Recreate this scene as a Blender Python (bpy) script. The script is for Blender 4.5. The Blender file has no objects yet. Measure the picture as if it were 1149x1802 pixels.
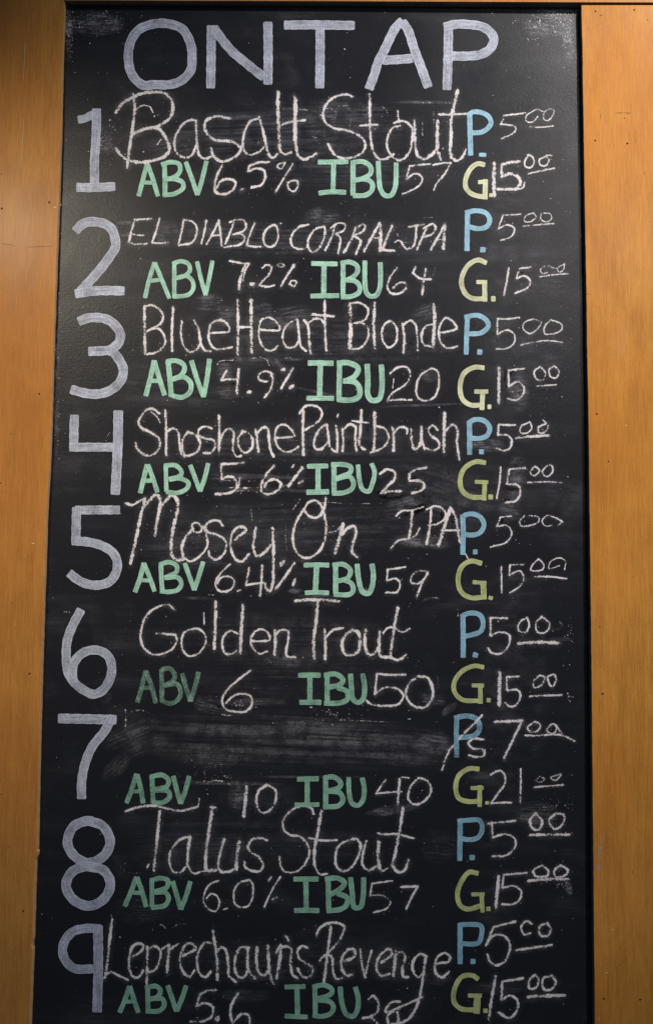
import bpy, math, random
from mathutils import Vector, Matrix
random.seed(7)
sc = bpy.context.scene
col = sc.collection

# ------------------------------------------------------------------ camera
F = 2600.0; CX, CY = 574.5, 901.0; DIST = 1.70
up = Vector((190.5, 20957.0, -F)).normalized()
c_ = 0.01343
rt = Vector((1.0, 0.0, c_)); rt.y = -(up.x + up.z*c_)/up.y; rt.normalize()
inw = up.cross(rt).normalized()                      # world +Y, into the wall
R3 = Matrix((rt, inw, up))                           # camera -> world
cam_d = bpy.data.cameras.new('camera'); cam = bpy.data.objects.new('camera', cam_d); col.objects.link(cam)
cam_d.sensor_fit = 'VERTICAL'; cam_d.sensor_height = 36; cam_d.lens = F/1802*36; cam_d.clip_start = 0.05; cam_d.clip_end = 50
CAM = Vector((0.0, -DIST, 1.45))
cam.matrix_world = Matrix.Translation(CAM) @ R3.to_4x4()
sc.camera = cam

def ray(px, py):
    return R3 @ Vector(((px-CX), -(py-CY), -F))
def on_front(px, py, y=0.0):                         # point of the plane y = const seen at that place of the photo
    d = ray(px, py); t = (y-CAM.y)/d.y
    return CAM + d*t

# ------------------------------------------------------------------ world and lamps
w = bpy.data.worlds.new('World'); sc.world = w; w.use_nodes = True
bg = w.node_tree.nodes['Background']; bg.inputs[0].default_value = (0.55, 0.75, 1.0, 1); bg.inputs[1].default_value = 0.13
sc.view_settings.view_transform = 'Standard'; sc.view_settings.look = 'None'
sc.view_settings.exposure = 0.0; sc.view_settings.gamma = 1.0

def spot(name, loc, aim, watts, angle, blend, color, size):
    l = bpy.data.lights.new(name, 'SPOT'); l.energy = watts; l.spot_size = math.radians(angle); l.spot_blend = blend
    l.color = color; l.shadow_soft_size = size
    o = bpy.data.objects.new(name, l); col.objects.link(o); o.location = loc
    o.rotation_euler = (Vector(aim)-Vector(loc)).to_track_quat('-Z', 'Y').to_euler()
    return o
#LIGHTS
pR = on_front(1022, 10); Y = 1.15
spot('ceiling_spot', (pR.x+0.41*Y, -Y, pR.z+0.58*Y), on_front(900, 560), 142, 53, 1.0, (1.0, 0.95, 0.90), 0.03)
pL = on_front(60, 10)
spot('ceiling_spot', (pL.x-0.33, -1.35, pL.z+0.15), on_front(90, 720), 46, 36, 1.0, (1.0, 0.88, 0.68), 0.05)
pS = on_front(1100, 430)
mir = Vector((CAM.x, -DIST, CAM.z)); Ys = 1.9; fr = DIST/(DIST+Ys)
sp = Vector((CAM.x+(pS.x-CAM.x)/fr, -Ys, CAM.z+(pS.z-CAM.z)/fr))
spot('ceiling_spot', sp, on_front(850, 560), 27, 38, 1.0, (1.0, 0.92, 0.84), 0.10)
#END

# ------------------------------------------------------------------ helpers
def link(name, me, mat=None, parent=None):
    o = bpy.data.objects.new(name, me); col.objects.link(o)
    if mat: me.materials.append(mat)
    if parent: o.parent = parent
    return o
def prism(name, pts, y0, y1, mat, parent=None, bevel=0.0006):
    """outline in the wall plane (x,z), clockwise or not, with thickness from y0 (front) to y1 (back)"""
    n = len(pts)
    v = [(x, y0, z) for x, z in pts] + [(x, y1, z) for x, z in pts]
    a = sum(pts[i][0]*pts[(i+1) % n][1]-pts[(i+1) % n][0]*pts[i][1] for i in range(n))
    fr_ = list(range(n)) if a > 0 else list(range(n))[::-1]
    faces = [fr_, [n+i for i in fr_[::-1]]]
    for k in range(n):
        i, j = fr_[k], fr_[(k+1) % n]
        faces.append([j, i, n+i, n+j])
    me = bpy.data.meshes.new(name); me.from_pydata(v, [], faces); me.update()
    o = link(name, me, mat, parent)
    if bevel:
        b = o.modifiers.new('bevel', 'BEVEL'); b.width = bevel; b.segments = 2; b.limit_method = 'ANGLE'; b.angle_limit = math.radians(50)
    return o

class NT:
    def __init__(s, name):
        s.m = bpy.data.materials.new(name); s.m.use_nodes = True; s.t = s.m.node_tree
        s.t.nodes.clear(); s.out = s.n('ShaderNodeOutputMaterial')
    def n(s, typ, **kw):
        nd = s.t.nodes.new(typ)
        for k, v in kw.items():
            if k.startswith('i_'):
                k2 = k[2:]; k2 = int(k2) if k2.isdigit() else k2.replace('_', ' ')
                s.set(nd, k2, v)
            else: setattr(nd, k, v)
        return nd
    def set(s, nd, key, v):
        if isinstance(v, bpy.types.NodeSocket): s.t.links.new(v, nd.inputs[key])
        else: nd.inputs[key].default_value = v
    def math(s, op, a, b=0.0, c=None, clamp=False):
        nd = s.n('ShaderNodeMath', operation=op, use_clamp=clamp); s.set(nd, 0, a); s.set(nd, 1, b)
        if c is not None: s.set(nd, 2, c)
        return nd.outputs[0]
    def noise(s, vec, scale, detail=2.0, rough=0.5, dist=0.0):
        nd = s.n('ShaderNodeTexNoise'); s.set(nd, 'Vector', vec); s.set(nd, 'Scale', scale)
        s.set(nd, 'Detail', detail); s.set(nd, 'Roughness', rough); s.set(nd, 'Distortion', dist)
        return nd.outputs['Fac']
    def scale(s, vec, sx, sy, sz):
        nd = s.n('ShaderNodeVectorMath', operation='MULTIPLY'); s.set(nd, 0, vec); nd.inputs[1].default_value = (sx, sy, sz)
        return nd.outputs[0]
    def ramp(s, v, a, b, lo=0.0, hi=1.0, smooth=True):
        nd = s.n('ShaderNodeMapRange', interpolation_type='SMOOTHSTEP' if smooth else 'LINEAR')
        s.set(nd, 0, v); s.set(nd, 1, a); s.set(nd, 2, b); s.set(nd, 3, lo); s.set(nd, 4, hi)
        return nd.outputs[0]
    def mix(s, f, a, b, blend='MIX'):
        nd = s.n('ShaderNodeMix', data_type='RGBA', blend_type=blend)
        s.set(nd, 0, f); s.set(nd, 6, a if isinstance(a, bpy.types.NodeSocket) else (*a, 1)); s.set(nd, 7, b if isinstance(b, bpy.types.NodeSocket) else (*b, 1))
        return nd.outputs[2]
    def bump(s, h, strength, dist):
        nd = s.n('ShaderNodeBump'); s.set(nd, 'Height', h); s.set(nd, 'Strength', strength); s.set(nd, 'Distance', dist)
        return nd.outputs[0]
    def principled(s, color, rough, normal=None, **kw):
        nd = s.n('ShaderNodeBsdfPrincipled'); s.set(nd, 'Base Color', color if isinstance(color, bpy.types.NodeSocket) else (*color, 1)); s.set(nd, 'Roughness', rough)
        if normal: s.set(nd, 'Normal', normal)
        for k, v in kw.items(): s.set(nd, k.replace('_', ' '), v)
        return nd.outputs[0]
    def surf(s, sh): s.t.links.new(sh, s.out.inputs['Surface']); return s.m

def wood_mat(name, dark, light, seed, rough=0.42):
    t = NT(name); P = t.n('ShaderNodeTexCoord').outputs['Object']
    add = t.n('ShaderNodeVectorMath', operation='ADD'); t.set(add, 0, P); add.inputs[1].default_value = (seed, seed*0.3, seed*0.7)
    P = add.outputs[0]
    fine = t.noise(t.scale(P, 1, 1, 0.035), 900, 3, 0.6)
    mid = t.noise(t.scale(P, 1, 1, 0.05), 160, 3, 0.6, 0.3)
    weave = t.noise(t.scale(P, 0.25, 1, 1), 1100, 2, 0.6)
    blot = t.noise(t.scale(P, 1, 1, 0.45), 22, 4, 0.6, 0.4)
    big = t.noise(t.scale(P, 1, 1, 0.6), 5, 2, 0.5)
    f = t.math('ADD', t.math('MULTIPLY', fine, 0.36), t.math('MULTIPLY', mid, 0.20))
    f = t.math('ADD', f, t.math('MULTIPLY', weave, 0.18)); f = t.math('ADD', f, t.math('MULTIPLY', blot, 0.26))
    f = t.ramp(f, 0.36, 0.64)
    c = t.mix(f, dark, light)
    c = t.mix(t.ramp(big, 0.35, 0.65, 0.0, 0.35), c, (dark[0]*1.15, dark[1]*0.88, dark[2]*0.75))
    flk = t.ramp(t.noise(t.scale(P, 1, 1, 0.22), 480, 2, 0.5), 0.70, 0.78, 0, 0.55)   # short dark pores
    c = t.mix(flk, c, (dark[0]*0.45, dark[1]*0.40, dark[2]*0.40))
    h = t.math('ADD', t.math('MULTIPLY', fine, 0.6), t.math('MULTIPLY', weave, 0.4))
    nb = t.bump(h, 0.35, 0.0006)
    nb2 = t.n('ShaderNodeBump'); t.set(nb2, 'Height', blot); t.set(nb2, 'Strength', 0.25); t.set(nb2, 'Distance', 0.004); t.set(nb2, 'Normal', nb)
    return t.surf(t.principled(c, t.ramp(mid, 0.3, 0.7, rough-0.05, rough+0.10), nb2.outputs[0], Coat_Weight=0.06, Coat_Roughness=0.22, Specular_IOR_Level=0.05))

WOOD_L = wood_mat('plywood_left', (0.32, 0.130, 0.029), (0.52, 0.234, 0.055), 1.7)
WOOD_R = wood_mat('plywood_right', (0.36, 0.146, 0.027), (0.60, 0.265, 0.050), 5.3)
WOOD_T = wood_mat('rail_wood', (0.34, 0.15, 0.045), (0.50, 0.24, 0.08), 9.1)
def edge_mat(name, a, b):
    t = NT(name); P = t.n('ShaderNodeTexCoord').outputs['Object']
    f = t.noise(t.scale(P, 1, 1, 0.3), 500, 3, 0.6)
    return t.surf(t.principled(t.mix(f, a, b), 0.7, t.bump(f, 0.4, 0.0006)))
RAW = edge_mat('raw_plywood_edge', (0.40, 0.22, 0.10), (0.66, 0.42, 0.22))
SHADED = edge_mat('shaded_edge', (0.06, 0.042, 0.033), (0.11, 0.08, 0.06))  # right panel edge and rail underside: shade put into the wood colour
t = NT('dark_wall'); WALL = t.surf(t.principled((0.02, 0.018, 0.016), 0.8))

# ---- blackboard paint
t = NT('blackboard_paint'); P = t.n('ShaderNodeTexCoord').outputs['Object']
smear = t.noise(t.scale(P, 0.35, 1, 1.6), 16, 5, 0.62, 0.5)
cloud = t.noise(P, 9, 4, 0.6, 0.6)
grit = t.noise(P, 1500, 2, 0.6)
streak = t.noise(t.scale(P, 0.05, 1, 1), 420, 3, 0.6)
dust = t.math('MULTIPLY', t.ramp(smear, 0.45, 0.78), t.ramp(cloud, 0.38, 0.68))
dust = t.math('MULTIPLY', dust, t.ramp(streak, 0.3, 0.75, 0.35, 1.0))
dust = t.math('MULTIPLY', dust, t.ramp(grit, 0.3, 0.7, 0.5, 1.3))
c = t.mix(t.math('MULTIPLY', dust, 0.40), (0.0098, 0.0104, 0.0145), (0.145, 0.145, 0.16))
c = t.mix(t.ramp(grit, 0.3, 0.75, 0.0, 0.10), c, (0.07, 0.068, 0.072))
speck = t.ramp(t.noise(P, 620, 1, 0.5), 0.775, 0.82, 0, 0.35)
c = t.mix(speck, c, (0.3, 0.29, 0.3))
h = t.math('ADD', t.noise(P, 750, 3, 0.6), t.math('MULTIPLY', t.noise(P, 300, 2, 0.5), 0.5))
BOARD = t.surf(t.principled(c, t.ramp(cloud, 0.3, 0.7, 0.26, 0.34), t.bump(h, 0.24, 0.0005), Specular_IOR_Level=0.17))

# ---- marks: UV 'run' = (length in mm, 0..1 across), UV 'aux' = (random, density)
def mark_nodes(t):
    a = t.n('ShaderNodeUVMap', uv_map='run').outputs[0]; sa = t.n('ShaderNodeSeparateXYZ'); t.set(sa, 0, a)
    b = t.n('ShaderNodeUVMap', uv_map='aux').outputs[0]; sb = t.n('ShaderNodeSeparateXYZ'); t.set(sb, 0, b)
    return sa.outputs[0], sa.outputs[1], sb.outputs[0], sb.outputs[1]
def comb(t, x, y, z):
    nd = t.n('ShaderNodeCombineXYZ'); t.set(nd, 0, x); t.set(nd, 1, y); t.set(nd, 2, z); return nd.outputs[0]
def finish(t, sh, alpha):
    tr = t.n('ShaderNodeBsdfTransparent'); mx = t.n('ShaderNodeMixShader')
    t.set(mx, 0, alpha); t.t.links.new(tr.outputs[0], mx.inputs[1]); t.t.links.new(sh, mx.inputs[2])
    return t.surf(mx.outputs[0])
def chalk_mat(name, color):
    t = NT(name); P = t.n('ShaderNodeTexCoord').outputs['Object']; u, v, sd, dn = mark_nodes(t)
    e = t.math('ABSOLUTE', t.math('SUBTRACT', t.math('MULTIPLY', v, 2.0), 1.0))
    p = t.math('SUBTRACT', 1.0, t.math('POWER', e, 2.5))
    g1 = t.noise(P, 470, 3, 0.78)
    g2 = t.noise(comb(t, t.math('MULTIPLY', u, 0.95), t.math('MULTIPLY', v, 1.7), sd), 1.0, 2, 0.6)
    g3 = t.noise(P, 120, 2, 0.5)
    val = t.math('ADD', t.math('MULTIPLY', g1, 0.62), t.math('MULTIPLY', g2, 0.38))
    val = t.math('ADD', val, t.math('MULTIPLY', p, 0.27))
    val = t.math('ADD', val, t.math('MULTIPLY', t.math('SUBTRACT', g3, 0.5), 0.30))
    pr = t.noise(comb(t, t.math('MULTIPLY', u, 0.045), sd, 0.0), 1.0, 2, 0.6)
    val = t.math('ADD', val, t.math('MULTIPLY', t.math('SUBTRACT', pr, 0.52), 0.34))
    val = t.math('ADD', val, t.math('MULTIPLY', t.math('SUBTRACT', dn, 1.0), 0.35))
    al = t.ramp(val, 0.625, 0.725, 0.0, t.ramp(pr, 0.35, 0.65, 0.78, 0.97))
    cc = t.mix(t.ramp(g1, 0.3, 0.7), tuple(x*0.82 for x in color), color)
    return finish(t, t.principled(cc, 0.9, t.bump(g1, 0.3, 0.0004), Specular_IOR_Level=0.2), al)
def marker_mat(name, color, thin, body=0.80):
    t = NT(name); P = t.n('ShaderNodeTexCoord').outputs['Object']; u, v, sd, dn = mark_nodes(t)
    e = t.math('ABSOLUTE', t.math('SUBTRACT', t.math('MULTIPLY', v, 2.0), 1.0))
    s1 = t.noise(comb(t, t.math('MULTIPLY', u, 0.035), t.math('MULTIPLY', v, 11.0), sd), 1.0, 3, 0.65)
    s2 = t.noise(comb(t, t.math('MULTIPLY', u, 0.6), t.math('MULTIPLY', v, 3.0), sd), 1.0, 3, 0.6)
    g = t.noise(P, 900, 2, 0.6); pl = t.noise(P, 60, 3, 0.6)
    rim = t.ramp(e, 0.78, 0.93)
    s3 = t.noise(comb(t, t.math('MULTIPLY', u, 0.06), sd, 3.3), 1.0, 2, 0.6)
    m = t.math('ADD', t.math('MULTIPLY', s1, 0.6), t.math('MULTIPLY', s2, 0.4))
    m = t.ramp(m, 0.34, 0.66)
    al = t.math('ADD', body-0.25, t.math('MULTIPLY', m, 0.26))
    al = t.math('ADD', al, t.math('MULTIPLY', rim, 0.16))
    al = t.math('ADD', al, t.math('MULTIPLY', t.math('SUBTRACT', s3, 0.5), 0.75))
    al = t.math('ADD', al, t.math('MULTIPLY', t.math('SUBTRACT', g, 0.5), 0.30))
    al = t.math('ADD', al, t.math('MULTIPLY', t.math('SUBTRACT', pl, 0.5), 0.55))
    al = t.math('MULTIPLY', al, t.ramp(e, 0.93, 1.0, 1.0, 0.25))
    worn = t.ramp(t.math('ADD', t.math('MULTIPLY', g, 0.5), t.math('MULTIPLY', pl, 0.5)), t.math('SUBTRACT', 1.02, dn), t.math('SUBTRACT', 1.34, dn), 0.25, 1.0)
    al = t.math('MULTIPLY', al, worn, clamp=True)
    cc = t.mix(t.math('MAXIMUM', t.math('MULTIPLY', m, 0.85), rim), thin, color)
    return finish(t, t.principled(cc, 0.55, t.bump(s1, 0.3, 0.0003)), al)
M = {'chalk': chalk_mat('white_chalk', (0.77, 0.715, 0.72)),
     'grey': marker_mat('pale_grey_marker', (0.58, 0.605, 0.71), (0.31, 0.335, 0.43), 0.86),
     'green': marker_mat('green_marker', (0.44, 0.72, 0.57), (0.24, 0.46, 0.34), 0.92),
     'deepgreen': marker_mat('deep_green_marker', (0.29, 0.53, 0.39), (0.19, 0.39, 0.28), 0.90),
     'deepblue': marker_mat('deep_blue_marker', (0.29, 0.53, 0.66), (0.19, 0.37, 0.49), 0.90),
     'lime': marker_mat('yellow_green_marker', (0.58, 0.62, 0.27), (0.40, 0.44, 0.19), 0.88),
     'blue': marker_mat('blue_marker', (0.36, 0.62, 0.77), (0.22, 0.42, 0.55), 0.90),
     'yellow': marker_mat('yellow_marker', (0.80, 0.80, 0.52), (0.58, 0.58, 0.36), 0.88)}
t = NT('chalk_powder'); P = t.n('ShaderNodeTexCoord').outputs['Object']; u, v, sd, dn = mark_nodes(t)
e = t.math('ABSOLUTE', t.math('SUBTRACT', t.math('MULTIPLY', v, 2.0), 1.0))
al = t.math('MULTIPLY', t.ramp(e, 0.15, 1.0, 1.0, 0.0), t.ramp(t.noise(P, 90, 3, 0.6), 0.35, 0.7, 0.15, 1.0))
al = t.math('MULTIPLY', al, t.ramp(t.noise(P, 900, 2, 0.7), 0.4, 0.7, 0.3, 1.5)); al = t.math('MULTIPLY', al, 0.075, clamp=True)
POWDER = finish(t, t.principled((0.6, 0.58, 0.61), 0.9, Specular_IOR_Level=0.2), al)
# dusty patches: UV 'run' = -1..1 over the patch
t = NT('chalk_dust'); P = t.n('ShaderNodeTexCoord').outputs['Object']; u, v, sd, dn = mark_nodes(t)
r2 = t.math('ADD', t.math('MULTIPLY', u, u), t.math('MULTIPLY', v, v))
fall = t.ramp(r2, 0.0, 1.0, 1.0, 0.0)
st = t.noise(comb(t, t.math('MULTIPLY', u, 1.2), t.math('MULTIPLY', v, 9.0), sd), 1.0, 4, 0.65)
cl = t.noise(P, 60, 4, 0.65); gr = t.noise(P, 1000, 2, 0.7)
al = t.math('MULTIPLY', fall, t.ramp(st, 0.35, 0.7)); al = t.math('MULTIPLY', al, t.ramp(cl, 0.35, 0.65, 0.2, 1.0))
al = t.math('MULTIPLY', al, t.ramp(gr, 0.35, 0.68, 0.25, 1.4)); al = t.math('MULTIPLY', al, t.math('MULTIPLY', dn, 1.3), clamp=True)
DUST = finish(t, t.principled((0.46, 0.45, 0.50), 0.9, Specular_IOR_Level=0.2), al)
t = NT('chalk_fleck'); FLECK = t.surf(t.principled((0.60, 0.55, 0.56), 0.9, Specular_IOR_Level=0.2))
t = NT('dark_hole'); HOLE = t.surf(t.principled((0.02, 0.012, 0.008), 0.9))
t = NT('black_spot'); SPOT = t.surf(t.principled((0.004, 0.004, 0.005), 0.4))

# ------------------------------------------------------------------ wall, boards round the chalkboard
def tag(o, label=None, cat=None, kind=None):
    if label: o['label'] = label
    if cat: o['category'] = cat
    if kind: o['kind'] = kind
    return o
def XZ(px, py, y=0.0):
    p = on_front(px, py, y); return (p.x, p.z)
a = on_front(-600, -400, 0.04); b = on_front(1750, 2200, 0.04)
tag(prism('wall', [(a.x, b.z), (b.x, b.z), (b.x, a.z), (a.x, a.z)], 0.040, 0.12, WALL, bevel=0), kind='structure')

def rough_edge(pts, step=9.0, amp=0.35):
    out = []
    for (x0, y0), (x1, y1) in zip(pts[:-1], pts[1:]):
        n = max(1, int(abs(y1-y0)/step))
        for k in range(n):
            f = k/n; out.append((x0+(x1-x0)*f+random.uniform(-amp, amp), y0+(y1-y0)*f+random.uniform(-1, 1)))
    out.append(pts[-1]); return out
LEFT = [(114, -300), (114.3, 12), (113.0, 50), (110.6, 110), (108.6, 200), (106, 300), (102, 400), (98.2, 500), (94.3, 600), (91.5, 700), (88.5, 800), (82.6, 900), (79.2, 1000),
        (75.7, 1100), (72.8, 1200), (70, 1300), (67.6, 1400), (65.5, 1495), (66.8, 1499), (66.0, 1505), (63, 1515), (61.2, 1560), (60, 1600), (58.6, 1652), (57.0, 1660), (56.9, 1668), (58.4, 1670), (56.5, 1700), (52.6, 1802), (47, 1950), (40, 2150)]
RIGHT = [(1022.2, 8), (1023.8, 80), (1024.8, 150), (1026, 230), (1028.8, 400), (1030.6, 500), (1032, 600), (1034, 700), (1035.4, 800), (1036.6, 900), (1039, 1100), (1040.6, 1250), (1042, 1400), (1044, 1600), (1046, 1802), (1050, 2150)]
le = rough_edge(LEFT)
left = prism('plywood_panel', [XZ(x, y) for x, y in le] + [XZ(-600, 2150), XZ(-600, -300)], 0.0, 0.0385, WOOD_L)
tag(left, 'golden brown plywood panel to the left of the chalkboard, with a pale raw edge', 'wood panel')
re_ = rough_edge(RIGHT, amp=0.25)
right = prism('plywood_panel', [XZ(x, y) for x, y in re_] + [XZ(1750, 2150), XZ(1750, 8.5)], 0.0, 0.0385, WOOD_R)
tag(right, 'golden plywood panel to the right of the chalkboard, dotted with nail holes', 'wood panel')
rail = prism('wooden_rail', [XZ(1750, 5.2, -.002), XZ(1149, 4.4, -.002), XZ(1020, 4.0, -.002), XZ(560, 1.9, -.002), XZ(115.2, 0.8, -.002), XZ(115.2, -300, -.002), XZ(1750, -300, -.002)], -0.002, 0.0388, WOOD_T, bevel=0.0004)
tag(rail, 'orange brown wooden rail running along the top of the chalkboard', 'wooden rail')
# cut faces of the boards: own material on the sides
def side_material(o, mat, test):
    o.data.materials.append(mat)
    for p in o.data.polygons:
        if abs(p.normal.y) < 0.5 and test(p): p.material_index = 1
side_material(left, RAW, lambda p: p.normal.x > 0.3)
side_material(right, SHADED, lambda p: p.normal.x < -0.3)
side_material(rail, SHADED, lambda p: p.normal.z < -0.3)

# ------------------------------------------------------------------ chalkboard
# its sheet leans a little: shallow at the top left, deeper at the bottom right
def solve_plane():
    P0 = on_front(60, 0, 0.009); P1 = on_front(1030, 0, 0.0125); P2 = on_front(60, 1802, 0.0135)
    n = (P1-P0).cross(P2-P0); n.normalize()
    if n.y > 0: n = -n
    return P0, n
BP, BN = solve_plane()
def on_board(px, py, lift=0.0):
    d = ray(px, py); q = BP + BN*lift
    return CAM + d*((q-CAM).dot(BN)/d.dot(BN))
base = on_board(560, 901)
board = bpy.data.objects.new('chalkboard', None); col.objects.link(board); board.location = base; board.empty_display_size = 0.1
tag(board, 'tall black chalkboard menu covered in white chalk and coloured marker lettering', 'chalkboard')
bpy.context.view_layer.update()
def rel(p): return p-base
cs = [(70-75, -45), (1085, -45), (1110, 2120), (-30, 2120)]
v = [rel(on_board(x, y)) for x, y in cs]; v += [p - BN*0.006 for p in v]
me = bpy.data.meshes.new('panel'); me.from_pydata([tuple(p) for p in v], [], [(0, 3, 2, 1), (4, 5, 6, 7), (0, 1, 5, 4), (1, 2, 6, 5), (2, 3, 7, 6), (3, 0, 4, 7)]); me.update()
link('panel', me, BOARD, board)

# ---- strokes
def parse_blob(s):
    parts = []; cur = None; tf = (0, 0, 1)
    for ln in s.strip().splitlines():
        ln = ln.strip()
        if not ln: continue
        if ln[0] == '@': tf = tuple(float(k) for k in ln[1:].split(','))
        elif ln[0] == '#':
            f = ln[1:].split('|'); cur = dict(name=f[0], label=f[1].strip(), mat=f[2], w=float(f[3]), dens=float(f[4]) if len(f) > 4 else 1.0, strokes=[]); parts.append(cur)
        else:
            tk = ln.split(); wd = cur['w']; dn = cur['dens']
            while tk[0][0] in 'wd':
                if tk[0][0] == 'w': wd = float(tk[0][1:])
                else: dn = float(tk[0][1:])
                tk = tk[1:]
            runs = [[]]
            for q in tk:
                cn = q.endswith('!'); x, y = q.rstrip('!').split(',')
                p = (float(x)/tf[2]+tf[0], float(y)/tf[2]+tf[1]); runs[-1].append(p)
                if cn: runs.append([p])
            for r in runs:
                if len(r) > 1: cur['strokes'].append((r, wd, dn-(0.04 if cur['mat'] == 'chalk' and wd <= 4.6 else 0.0)))
    return parts
def spline(p, step=1.6):
    out = []
    n = len(p)
    for i in range(n-1):
        p0 = p[i-1] if i else (2*p[0][0]-p[1][0], 2*p[0][1]-p[1][1]); p1 = p[i]; p2 = p[i+1]
        p3 = p[i+2] if i+2 < n else (2*p[-1][0]-p[-2][0], 2*p[-1][1]-p[-2][1])
        L = math.hypot(p2[0]-p1[0], p2[1]-p1[1]); k = max(1, int(L/step))
        # centripetal Catmull-Rom
        def tj(ti, a, b): return ti+max(1e-4, math.hypot(b[0]-a[0], b[1]-a[1]))**0.5
        t0 = 0; t1 = tj(t0, p0, p1); t2 = tj(t1, p1, p2); t3 = tj(t2, p2, p3)
        for q in range(k):
            t_ = t1+(t2-t1)*q/k
            def lerp(a, b, ta, tb): return tuple((a[m]*(tb-t_)+b[m]*(t_-ta))/(tb-ta) for m in (0, 1))
            A1 = lerp(p0, p1, t0, t1); A2 = lerp(p1, p2, t1, t2); A3 = lerp(p2, p3, t2, t3)
            B1 = lerp(A1, A2, t0, t2); B2 = lerp(A2, A3, t1, t3)
            out.append(lerp(B1, B2, t1, t2))
    out.append(p[-1]); return out
MM = DIST/F*1000.0*1.0
lift_i = 0
def ribbon_mesh(name, strokes, is_chalk, mat, parent, label, low=False):
    """every stroke is a band of material laid on the board, rounded off at its ends"""
    global lift_i
    V = []; Fc = []; UV = []; AX = []
    for pts, wd, dn in strokes:
        lift_i += 1
        lift = 0.00011 + (lift_i % 23)*0.000002 if low else 0.00018 + (lift_i % 9)*0.00004
        sp_ = spline(pts); n = len(sp_)
        # extend the ends a little
        def ext(a, b, d):
            L = math.hypot(a[0]-b[0], a[1]-b[1]) or 1; return (a[0]+(a[0]-b[0])/L*d, a[1]+(a[1]-b[1])/L*d)
        k = wd*(0.28 if is_chalk else 0.06)
        sp_ = [ext(sp_[0], sp_[1], k)] + sp_ + [ext(sp_[-1], sp_[-2], k)]
        n = len(sp_); cum = [0.0]
        for i in range(1, n): cum.append(cum[-1]+math.hypot(sp_[i][0]-sp_[i-1][0], sp_[i][1]-sp_[i-1][1]))
        tot = cum[-1]; seed = random.random()*50; cap = wd*(0.42 if is_chalk else 0.10); ph = random.random()*9
        slope = 0.00003/max(tot, 1)
        rows = []
        for i in range(n):
            a = sp_[max(0, i-1)]; b_ = sp_[min(n-1, i+1)]
            dx, dy = b_[0]-a[0], b_[1]-a[1]; L = math.hypot(dx, dy) or 1; nx, ny = -dy/L, dx/L
            s_ = cum[i]; ed = min(s_, tot-s_)
            tap = 1.0 if ed >= cap else math.sqrt(max(0.0, 1-(1-ed/cap)**2))*(1.0-0.0)
            tap = max(tap, 0.35 if is_chalk else 0.80)
            hw = wd*(0.97 if is_chalk else 1.0)/2*tap*(1+(0.10 if is_chalk else 0.035)*math.sin(s_*0.33+ph)+random.uniform(-1, 1)*(0.09 if is_chalk else 0.022))
            jx = random.uniform(-1, 1)*(0.25 if is_chalk else 0.1); jy = random.uniform(-1, 1)*(0.25 if is_chalk else 0.1)
            q = len(V)
            for sgn in (-1, 1):
                V.append(tuple(rel(on_board(sp_[i][0]+jx+nx*hw*sgn, sp_[i][1]+jy+ny*hw*sgn, lift+slope*s_))))
            rows.append((q, s_*0.656+seed*13))
        for i in range(n-1):
            q0, u0 = rows[i]; q1, u1 = rows[i+1]
            Fc.append((q0, q1, q1+1, q0+1)); UV += [(u0, 0), (u1, 0), (u1, 1), (u0, 1)]; AX += [(seed, dn)]*4
    me = bpy.data.meshes.new(name); me.from_pydata(V, [], Fc)
    a1 = me.uv_layers.new(name='run'); a2 = me.uv_layers.new(name='aux')
    a1.data.foreach_set('uv', [c for p in UV for c in p]); a2.data.foreach_set('uv', [c for p in AX for c in p]); me.update()
    o = link(name, me, mat, parent); o['label'] = label
    return o
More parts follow.
